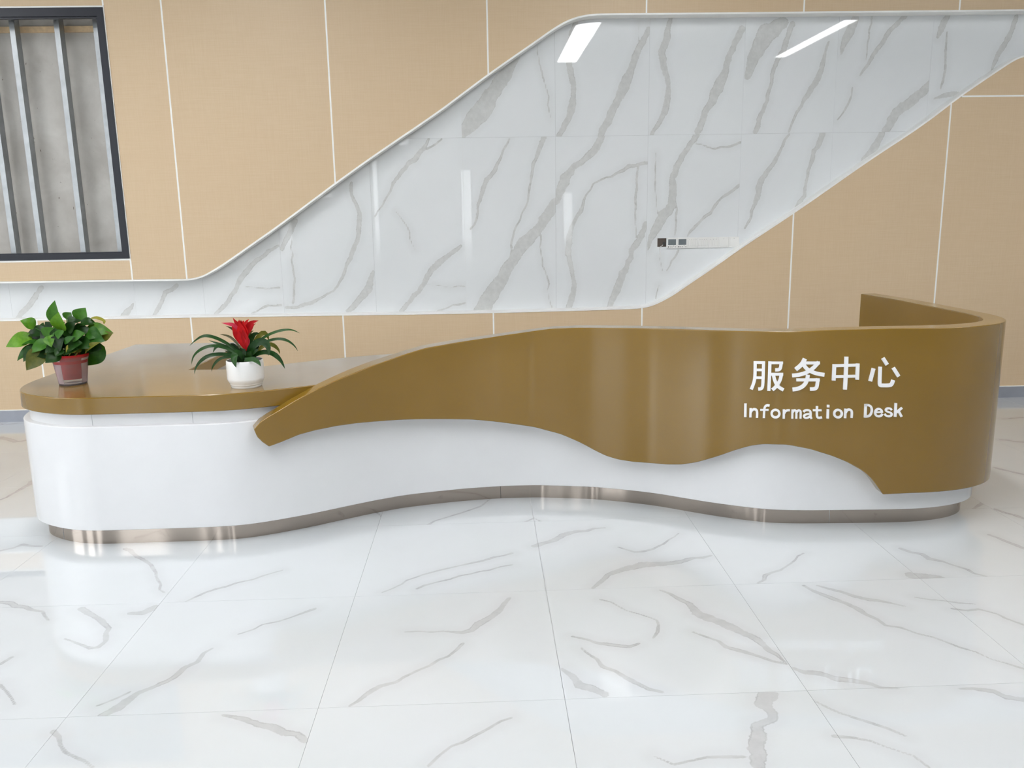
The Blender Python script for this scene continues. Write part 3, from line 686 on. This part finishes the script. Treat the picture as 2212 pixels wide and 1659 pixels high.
# ================================================================== SWITCHES ON THE MARBLE
PZ0, PZ1 = 1.259, 1.3425
def plate(k, name, lab, cat, kind):
    x0 = 1.473+.0828*k; cx = x0+.0414; zc = (PZ0+PZ1)/2; h = (PZ1-PZ0)/2; w = .0412
    t = tag(empty(name, (cx, DM, zc)), lab, cat, 'wall plates in a row on the marble')
    box_obj('plate', [(-w, w, -.009, 0, -h, h)], M_PLATE, t, .002)
    if kind == 'thermo':
        box_obj('screen', [(-.031, .031, -.0105, -.009, -.014, .031)], M_SCREEN, t)
        for i, bx in enumerate((-.028, -.013, .0, .014, .028)):
            V, Fc = lathe([(.0001, -.0105), (.0026 if i else .0042, -.0105), (.0026 if i else .0042, -.009)], 12)
            V = [(v[0]+bx, v[2], v[1]-.029+(.006 if i == 3 else 0)) for v in V]; mesh_obj('button', V, Fc, M_DARK, t)
    elif kind.startswith('gang'):
        n = int(kind[4:]); ww = .07/n
        for i in range(n):
            a = -.035+i*ww; box_obj('rocker', [(a+.0012, a+ww-.0012, -.0125, -.009, -.026, .03)], M_PLATE, t, .001)
            box_obj('indicator', [(a+ww/2-.0012, a+ww/2+.0012, -.0128, -.0125, .024, .027)], M_DARK, t)
    else:
        box_obj('rocker', [(-.033, .033, -.013, -.009, -.031, .033)], M_PLATE, t, .0015)
        box_obj('indicator', [(-.0015, .0015, -.0133, -.013, .026, .029)], M_DARK, t)
plate(0, 'thermostat', 'white thermostat with grey screen beside the open back box', 'thermostat', 'thermo')
plate(1, 'thermostat', 'white thermostat with grey screen beside a white rocker switch', 'thermostat', 'thermo')
plate(2, 'light_switch', 'white four rocker switch plate next to a thermostat', 'switch', 'gang4')
plate(3, 'light_switch', 'white four rocker switch plate between two other switch plates', 'switch', 'gang4')
plate(4, 'light_switch', 'white three rocker switch plate in the row on the marble', 'switch', 'gang3')
plate(5, 'light_switch', 'white single rocker switch plate between two switch plates', 'switch', 'one')
plate(6, 'light_switch', 'white single rocker switch plate ending the row at the slanted trim', 'switch', 'one')
bx0, bx1, bz0, bz1 = BOX
t = tag(empty('back_box', ((bx0+bx1)/2, DM, (bz0+bz1)/2)), 'open grey electrical back box sunk into the marble', 'electrical box')
hw, hh = (bx1-bx0)/2-.0006, (bz1-bz0)/2-.0006
box_obj('box_shell', [(-hw, -hw+.002, .0005, .0085, -hh, hh), (hw-.002, hw, .0005, .0085, -hh, hh), (-hw+.002, hw-.002, .0005, .0085, -hh, -hh+.002), (-hw+.002, hw-.002, .0005, .0085, hh-.002, hh), (-hw+.002, hw-.002, .0065, .0085, -hh+.002, hh-.002)], M_BOX, t)
box_obj('terminal', [(.008, .026, .001, .0065, -.02, .004)], M_DARK, t)
cp = [on_y(p, DM-.004) for p in ((1434, 527), (1430, 531.5), (1426, 533), (1424.5, 537), (1426, 543), (1426, 551))]
cp[0][1] = DM+.008; cp[1][1] = DM-.004
ca = tag(mesh_obj('cable', *tube(chaikin(cp, 2), .0022), M_CABLE, None, 60), 'short white cable hanging out of the open back box', 'cable')
for dx, dz in ((-.02, -.018), (-.006, -.03), (.012, -.026), (.022, -.006), (-.016, .002)):
    e = cp[-1]; mesh_obj('wire', *tube([e, e+np.array([dx*.6, -.006, dz*.4]), e+np.array([dx, -.008, dz])], .0007, 5), M_CABLE, ca)

# ================================================================== PLANTS
def frame_pt(px, y): return Vector(on_y(px, y))
def leaf_mesh(base, tip, width, bend, nrm, fold=.25, prof=None, n=10, twist=0.):
    """ovate blade from base to tip, arched along nrm"""
    base, tip, nrm = Vector(base), Vector(tip), Vector(nrm)
    a = tip-base; L = a.length; ad = a.normalized(); nrm = (nrm-ad*nrm.dot(ad)).normalized(); sd = ad.cross(nrm)
    V, Fc = [], []
    for i in range(n+1):
        t = i/n
        wv = prof(t) if prof else (math.sin(math.pi*min(1, t*.93+.06)**.72))**.9*(1-.25*t**3)
        if i == n: wv = .01
        c = base+a*t+nrm*(bend*L*4*t*(1-t))
        for j in (-1, -.5, 0, .5, 1):
            h = fold*abs(j)*wv*width*.5
            V.append(tuple(c+sd*(j*wv*width*.5)+nrm*h))
    for i in range(n):
        for j in range(4): Fc.append((i*5+j, i*5+j+1, (i+1)*5+j+1, (i+1)*5+j))
    return V, Fc
def strap_mesh(path, width, nrm, fold=.3, prof=None):
    P_ = resample(chaikin(path, 3), .012); P_ = [Vector(p) for p in P_]; n = len(P_)
    V, Fc = [], []
    for i, p in enumerate(P_):
        t = i/(n-1); tg = (P_[min(i+1, n-1)]-P_[max(i-1, 0)]).normalized()
        nn = Vector(nrm); nn = (nn-tg*nn.dot(tg)); nn.normalize(); sd = tg.cross(nn)
        w = prof(t) if prof else min(1, .75+t*.6)*min(1, (1-t)*3.2)**.8
        w = max(w, .02)*width*.5
        for j in (-1, 0, 1): V.append(tuple(p+sd*(j*w)+nn*(fold*abs(j)*w)))
    for i in range(n-1):
        for j in range(2): Fc.append((i*3+j, i*3+j+1, (i+1)*3+j+1, (i+1)*3+j))
    return V, Fc
def rel(V, o): return [(v[0]-o[0], v[1]-o[1], v[2]-o[2]) for v in V]

# ---- pothos in a red and clear plastic pot
p0 = on_z((158.5, 828.5), ZW1); PO = (p0[0], p0[1], ZW1); mpp = np.linalg.norm(p0-EYEP)/F_PX*.985
pot = tag(empty('potted_pothos', PO), 'bushy green pothos in a red pot inside a clear plastic cup', 'potted plant')
H_ = .150; r0, r1 = .0645, .0865
cup = mesh_obj('cup', *lathe([(.0005, .0), (r0, .0), (r0+.002, .006), (r0+(r1-r0)*.78, H_*.80), (r1-.001, H_*.86), (r1, H_*.88), (r1+.003, H_), (r1+.0005, H_), (r1-.0025, H_*.88), (r0+(r1-r0)*.78-.0025, H_*.80), (r0-.0005, .0085), (.0005, .0025)]), M_CLEAR, pot, 40)
cup['label'] = 'clear plastic outer cup'
inner_p = mesh_obj('inner_pot', *lathe([(.0005, .030), (r0*.94, .030), (r1*.925, H_*.80), (r1*.955, H_*.88), (r1+.0045, H_+.0005), (r1+.0055, H_+.005), (r1-.004, H_+.005), (r1*.92, H_*.86), (.0005, H_*.86)]), M_RED, pot, 40)
inner_p['label'] = 'red inner pot'
mesh_obj('soil', *lathe([(.0005, H_*.90), (r1*.9, H_*.89), (r1*.9, H_*.86)]), M_SOIL, pot, 60)
S7 = 7.213
def L7(x, y, dy): return frame_pt((x/S7, 630+y/S7), PO[1]+dy)
leaves = [ # base, tip, width(zoom px), colour, base dy, tip dy, bend, up-facing
 ((835,480),(855,135),165,'m',.03,.02,.03,.2), ((1215,440),(1335,252),190,'m',.05,.07,.08,.3), ((960,595),(915,318),225,'l',-.03,-.06,.06,.25), ((535,560),(312,452),175,'l',.0,-.02,.16,.8),
 ((1020,420),(1110,325),120,'m',.06,.08,.05,.2), ((720,620),(405,690),170,'d',.01,.0,.12,.6), ((500,720),(92,862),200,'l',-.01,-.03,.10,.5), ((640,800),(325,832),95,'m',-.03,-.05,.1,.9),
 ((600,850),(268,1082),140,'m',-.01,-.02,.12,.5), ((585,845),(365,1095),150,'d',-.04,-.06,.1,.4), ((700,915),(412,1228),225,'o',-.06,-.09,.1,.35), ((930,960),(705,1112),170,'d',-.08,-.12,.08,.4),
 ((760,690),(803,865),120,'l',-.08,-.11,.05,.1), ((950,600),(905,742),110,'m',-.08,-.11,.05,.2), ((1000,795),(1160,695),80,'m',-.1,-.11,.05,.4), ((1050,550),(1300,455),120,'d',-.02,-.02,.12,.8),
 ((1250,500),(1512,512),150,'d',.02,.03,.14,.8), ((1330,620),(1770,648),200,'l',.01,.02,.12,.6), ((1320,760),(1640,770),230,'m',-.03,-.05,.1,.5), ((1560,800),(1340,1150),300,'m',.03,.05,.10,.2),
 ((1330,920),(1570,790),90,'o',-.07,-.08,.1,.6), ((1600,740),(1765,640),130,'o',.0,.01,.1,.5), ((650,590),(675,478),70,'d',.05,.06,.04,.3), ((720,720),(850,560),190,'m',-.05,-.07,.05,.3),
 ((830,770),(620,640),170,'d',-.02,-.02,.08,.5), ((900,850),(700,960),170,'d',-.07,-.1,.08,.5), ((1150,870),(1030,960),120,'y',-.08,-.11,.06,.3), ((1250,880),(1150,950),90,'o',-.07,-.1,.06,.3),
 ((850,870),(1000,720),200,'d',-.09,-.1,.06,.3), ((1050,860),(1290,800),190,'d',-.08,-.1,.08,.5), ((1100,800),(1330,700),200,'d',-.05,-.06,.08,.5), ((1020,700),(1180,570),190,'d',-.03,-.03,.06,.4),
 ((1150,650),(1420,590),190,'d',-.01,.0,.1,.5), ((700,860),(640,1090),120,'d',-.03,-.06,.08,.4), ((800,560),(700,470),90,'d',.05,.06,.04,.3), ((1180,420),(1050,520),130,'d',.02,.0,.06,.5),
 ((1360,640),(1590,700),170,'m',-.02,-.03,.1,.5), ((1200,780),(1450,880),170,'d',-.05,-.08,.08,.5), ((880,640),(1010,470),150,'m',.01,.0,.05,.3), ((960,900),(860,1010),110,'d',-.1,-.13,.06,.3), ((760,780),(470,960),150,'m',-.05,-.08,.1,.5), ((620,680),(430,800),130,'d',.02,.02,.1,.5), ((690,760),(520,760),120,'d',.03,.04,.08,.6),
 ((1330,700),(1560,640),150,'d',.04,.06,.1,.5), ((1400,820),(1590,900),170,'d',.0,.0,.1,.4), ((1280,840),(1480,960),150,'d',.02,.03,.1,.4), ((900,720),(860,560),150,'d',-.06,-.08,.05,.3), ((1060,620),(1180,480),160,'d',-.05,-.05,.06,.4),
 ((1130,730),(1330,650),150,'m',-.07,-.08,.08,.5), ((800,960),(560,1010),130,'d',-.06,-.08,.08,.5), ((1000,930),(1230,900),130,'d',-.09,-.11,.08,.5), ((840,900),(600,920),120,'d',-.04,-.05,.08,.6)]
crown = L7(1100, 980, 0)
rnd = random.Random(3)
for (b, tp, w, c, db, dt, bend, upf) in leaves:
    B_, T_ = L7(*b, db), L7(*tp, dt); ww = w/S7*mpp*1.22
    nrm = Vector((rnd.uniform(-.25, .25), -1+upf*.6, upf)).normalized()
    lf = mesh_obj('leaf', rel(leaf_mesh(B_, T_, ww, bend, nrm, .22)[0], PO), leaf_mesh(B_, T_, ww, bend, nrm, .22)[1], LEAF[c], pot, 70)
    r = Vector((crown.x+rnd.uniform(-.04, .04), PO[1]+rnd.uniform(-.04, .04), PO[2]+H_*.88))
    mid = (r+B_)/2+Vector((0, 0, .02)); inside = (T_-B_).normalized()*.006
    mesh_obj('stem', rel(tube(chaikin([r, mid, B_+inside], 2), [.0022]*1 and .0018, 6)[0], PO), tube(chaikin([r, mid, B_+inside], 2), .0018, 6)[1], LEAF['m'], pot, 60)
for k in range(54):       # inner foliage that fills the crown
    a = rnd.uniform(0, 2*math.pi); e = rnd.uniform(-.1, 1.1); rr = rnd.uniform(.06, .125)
    c0 = Vector((crown.x, PO[1], PO[2]+H_+.055)); B_ = c0+Vector((math.cos(a)*.03, math.sin(a)*.03+.01, -.02)); T_ = c0+Vector((math.cos(a)*math.cos(e)*rr, math.sin(a)*math.cos(e)*rr*.9+.01, math.sin(e)*rr*.75-.01))
    V, Fc = leaf_mesh(B_, T_, rnd.uniform(.05, .08), .1, (math.cos(a)*.3, math.sin(a)*.3-.2, .9), .2)
    mesh_obj('leaf', rel(V, PO), Fc, LEAF['d' if k % 5 else 'm'], pot, 70)
cur = [L7(1370, 495, .04), L7(1420, 425, .04), L7(1500, 410, .03), L7(1580, 435, .02), L7(1640, 465, .01), L7(1625, 500, .01)]
V, Fc = strap_mesh(cur, 55/S7*mpp, (0, -.6, .8), .5, lambda t: .5+.5*math.sin(math.pi*t)); mesh_obj('leaf', rel(V, PO), Fc, LEAF['y'], pot, 70)
for (x0, y0, x1, y1) in ((1060, 1030, 1110, 930), (1165, 1000, 1240, 920), (1330, 960, 1360, 900), (1010, 990, 960, 940)):
    a_, b_ = L7(x0, y0, -.07), L7(x1, y1, -.075); mesh_obj('stem', rel(tube([a_, (a_+b_)/2, b_], .0022, 6)[0], PO), tube([a_, (a_+b_)/2, b_], .0022, 6)[1], LEAF['y'], pot, 60)

# ---- guzmania with red flower in a white ceramic pot
g0 = on_z((533, 834), ZW1); GO = (g0[0], g0[1], ZW1); mpg = np.linalg.norm(g0-EYEP)/F_PX*.985
guz = tag(empty('potted_guzmania', GO), 'red flowering guzmania with arching strap leaves in a white ceramic pot', 'potted plant')
S4 = 7.373; rg = 277/S4*mpg; hg = .134
cer = mesh_obj('pot', *lathe([(.0005, 0), (rg*.80, 0), (rg*.83, .004), (rg*.84, .012), (rg*.875, .015), (rg*.885, .021), (rg*.90, .024), (rg*.985, .036), (rg, .046), (rg, hg*.86), (rg*.985, hg-.003), (rg*.965, hg), (rg*.93, hg-.002), (rg*.92, hg-.03), (.0005, hg-.03)], 48), M_CERAM, guz, 35)
cer['label'] = 'white glazed ceramic pot'
mesh_obj('soil', *lathe([(.0005, hg-.016), (rg*.918, hg-.020), (rg*.918, hg-.029)], 40), M_SOIL, guz, 60)
def L4(x, y, dy): return frame_pt((390+x/S4, 660+y/S4), GO[1]+dy)
straps = [ # path (zoom px), width, colour, depth at base / tip, facing
 ([(1020,830),(880,710),(700,575),(500,490),(350,480),(230,560),(142,642)],52,'s',.0,-.03,.5), ([(1000,830),(820,715),(640,650),(480,640),(330,690),(200,800),(172,945)],52,'s',-.02,-.08,.5),
 ([(1000,850),(800,785),(620,770),(430,800),(300,900),(235,1000),(220,1095)],58,'s',-.03,-.11,.4), ([(980,860),(800,812),(660,830),(560,900),(500,1000),(497,1055)],46,'s',-.02,.03,.4),
 ([(960,800),(800,680),(680,640),(600,610),(450,555)],48,'s',.04,.10,.6), ([(900,780),(760,680),(640,630),(560,660),(513,755)],58,'s',.02,.05,.4), ([(980,760),(930,640),(860,555),(770,485),(622,455)],38,'b',.05,.11,.5),
 ([(1010,840),(940,745),(870,755),(848,850),(885,988)],98,'s',-.05,-.11,.15), ([(1020,860),(1090,862),(1170,850),(1240,900),(1282,968)],74,'s',-.06,-.11,.3), ([(1080,860),(1200,780),(1330,735),(1480,760),(1600,870),(1664,1008)],76,'s',-.02,-.06,.4),
 ([(1080,800),(1150,640),(1270,560),(1380,600),(1415,720),(1400,800)],112,'s',-.03,-.09,.15), ([(1060,800),(1080,640),(1120,520),(1190,440),(1260,445)],96,'s',.02,.03,.2), ([(1090,800),(1160,630),(1330,505),(1480,430),(1640,388),(1780,383),(1902,442)],46,'s',.03,.05,.5),
 ([(1100,820),(1200,630),(1400,560),(1560,528),(1700,550),(1820,640),(1870,730)],48,'s',.0,-.02,.5), ([(1120,780),(1200,560),(1280,450),(1340,425),(1390,480),(1405,560)],78,'o',.05,.09,.2), ([(1150,800),(1300,650),(1400,610),(1490,630),(1570,710),(1582,775)],64,'o',.04,.08,.3),
 ([(1050,760),(1060,560),(1100,430),(1162,398)],76,'b',.05,.08,.2), ([(980,860),(960,740),(1000,695),(1035,800)],90,'d',-.05,-.07,.1), ([(960,850),(900,720),(840,620),(790,600)],90,'d',.0,.0,.3), ([(1100,850),(1150,740),(1220,640),(1290,600)],90,'d',.0,.0,.3),
 ([(1060,860),(1110,780),(1180,720),(1250,700)],90,'d',-.03,-.05,.3), ([(1000,860),(900,800),(830,760),(760,740)],80,'d',-.01,.0,.3), ([(1040,870),(1030,760),(1060,680)],120,'d',-.02,-.02,.1), ([(1000,870),(960,760),(940,680)],110,'d',.02,.04,.1), ([(1090,870),(1130,770),(1120,650)],110,'d',.03,.05,.1),
 ([(1040,880),(1000,800),(990,720)],120,'d',-.03,-.05,.1), ([(1060,880),(1090,800),(1120,730)],120,'d',-.04,-.06,.1), ([(1030,880),(950,810),(900,760)],110,'d',-.04,-.06,.1), ([(1080,880),(1160,800),(1220,760)],100,'d',-.02,-.03,.2), ([(1000,880),(900,840),(850,800)],90,'d',.0,.0,.2), ([(1040,840),(1180,820),(1230,860)],60,'d',.03,.1,.4), ([(980,840),(860,760),(700,720)],60,'d',.04,.12,.4)]
for (pth, w, c, db, dt, upf) in straps:
    n = len(pth); P_ = [L4(x, y, db+(dt-db)*i/(n-1)) for i, (x, y) in enumerate(pth)]
    V, Fc = strap_mesh(P_, w/S4*mpg, Vector((0, -1+upf*.5, upf)), .28); mesh_obj('leaf', rel(V, GO), Fc, LEAF[c], guz, 70)
br = [([(1040,720),(960,570),(880,430),(815,325)],105,'r',-.005,-.03), ([(1045,720),(1000,500),(955,330),(915,235)],130,'r',-.02,-.045), ([(1050,720),(1030,500),(1005,340),(990,238)],120,'r',-.018,-.04), ([(1040,620),(1045,460),(1085,330),(1150,260),(1245,240)],92,'r',.0,-.02),
  ([(1000,560),(920,380),(850,305),(750,290),(645,275)],58,'p',-.005,-.03), ([(1000,500),(920,310),(860,240),(835,195)],64,'r',.02,.03), ([(1040,480),(1040,320),(1050,250),(1090,218)],70,'r',.03,.05), ([(1050,640),(1050,450),(1110,385),(1165,300),(1200,285)],64,'r',.02,.03),
  ([(1048,690),(1072,600),(1068,520),(1055,480)],72,'p',-.03,-.035), ([(990,560),(900,420),(810,358),(718,325)],40,'b',.01,.0), ([(1000,420),(945,280),(930,222)],50,'r',-.03,-.045), ([(1010,420),(970,280),(960,225)],50,'r',-.02,-.03), ([(1010,420),(1000,290),(1010,230)],46,'r',.0,.0),
  ([(1045,700),(980,560),(930,440),(925,400)],110,'r',-.03,-.04), ([(1050,700),(1040,560),(1010,440),(990,380)],110,'r',-.032,-.04), ([(1035,690),(960,520),(900,420),(855,330),(880,270)],80,'r',.015,.02)]
pr = lambda t: (.16+.84*math.sin(math.pi*min(1, t*.78))**1.3)*min(1, (1-t)*3.2)**.8
for (pth, w, c, db, dt) in br:
    n = len(pth); P_ = [L4(x, y, db+(dt-db)*i/(n-1)) for i, (x, y) in enumerate(pth)]
    V, Fc = strap_mesh(P_, w/S4*mpg, (0, -.9, .2), .35, pr); mesh_obj('bract', rel(V, GO), Fc, LEAF[c], guz, 70)
mesh_obj('flower_stalk', rel(tube([L4(1040, 880, 0), L4(1042, 780, 0), L4(1040, 640, .0)], .007, 8)[0], GO), tube([L4(1040, 880, 0), L4(1042, 780, 0), L4(1040, 640, .0)], .007, 8)[1], LEAF['m'], guz, 60)
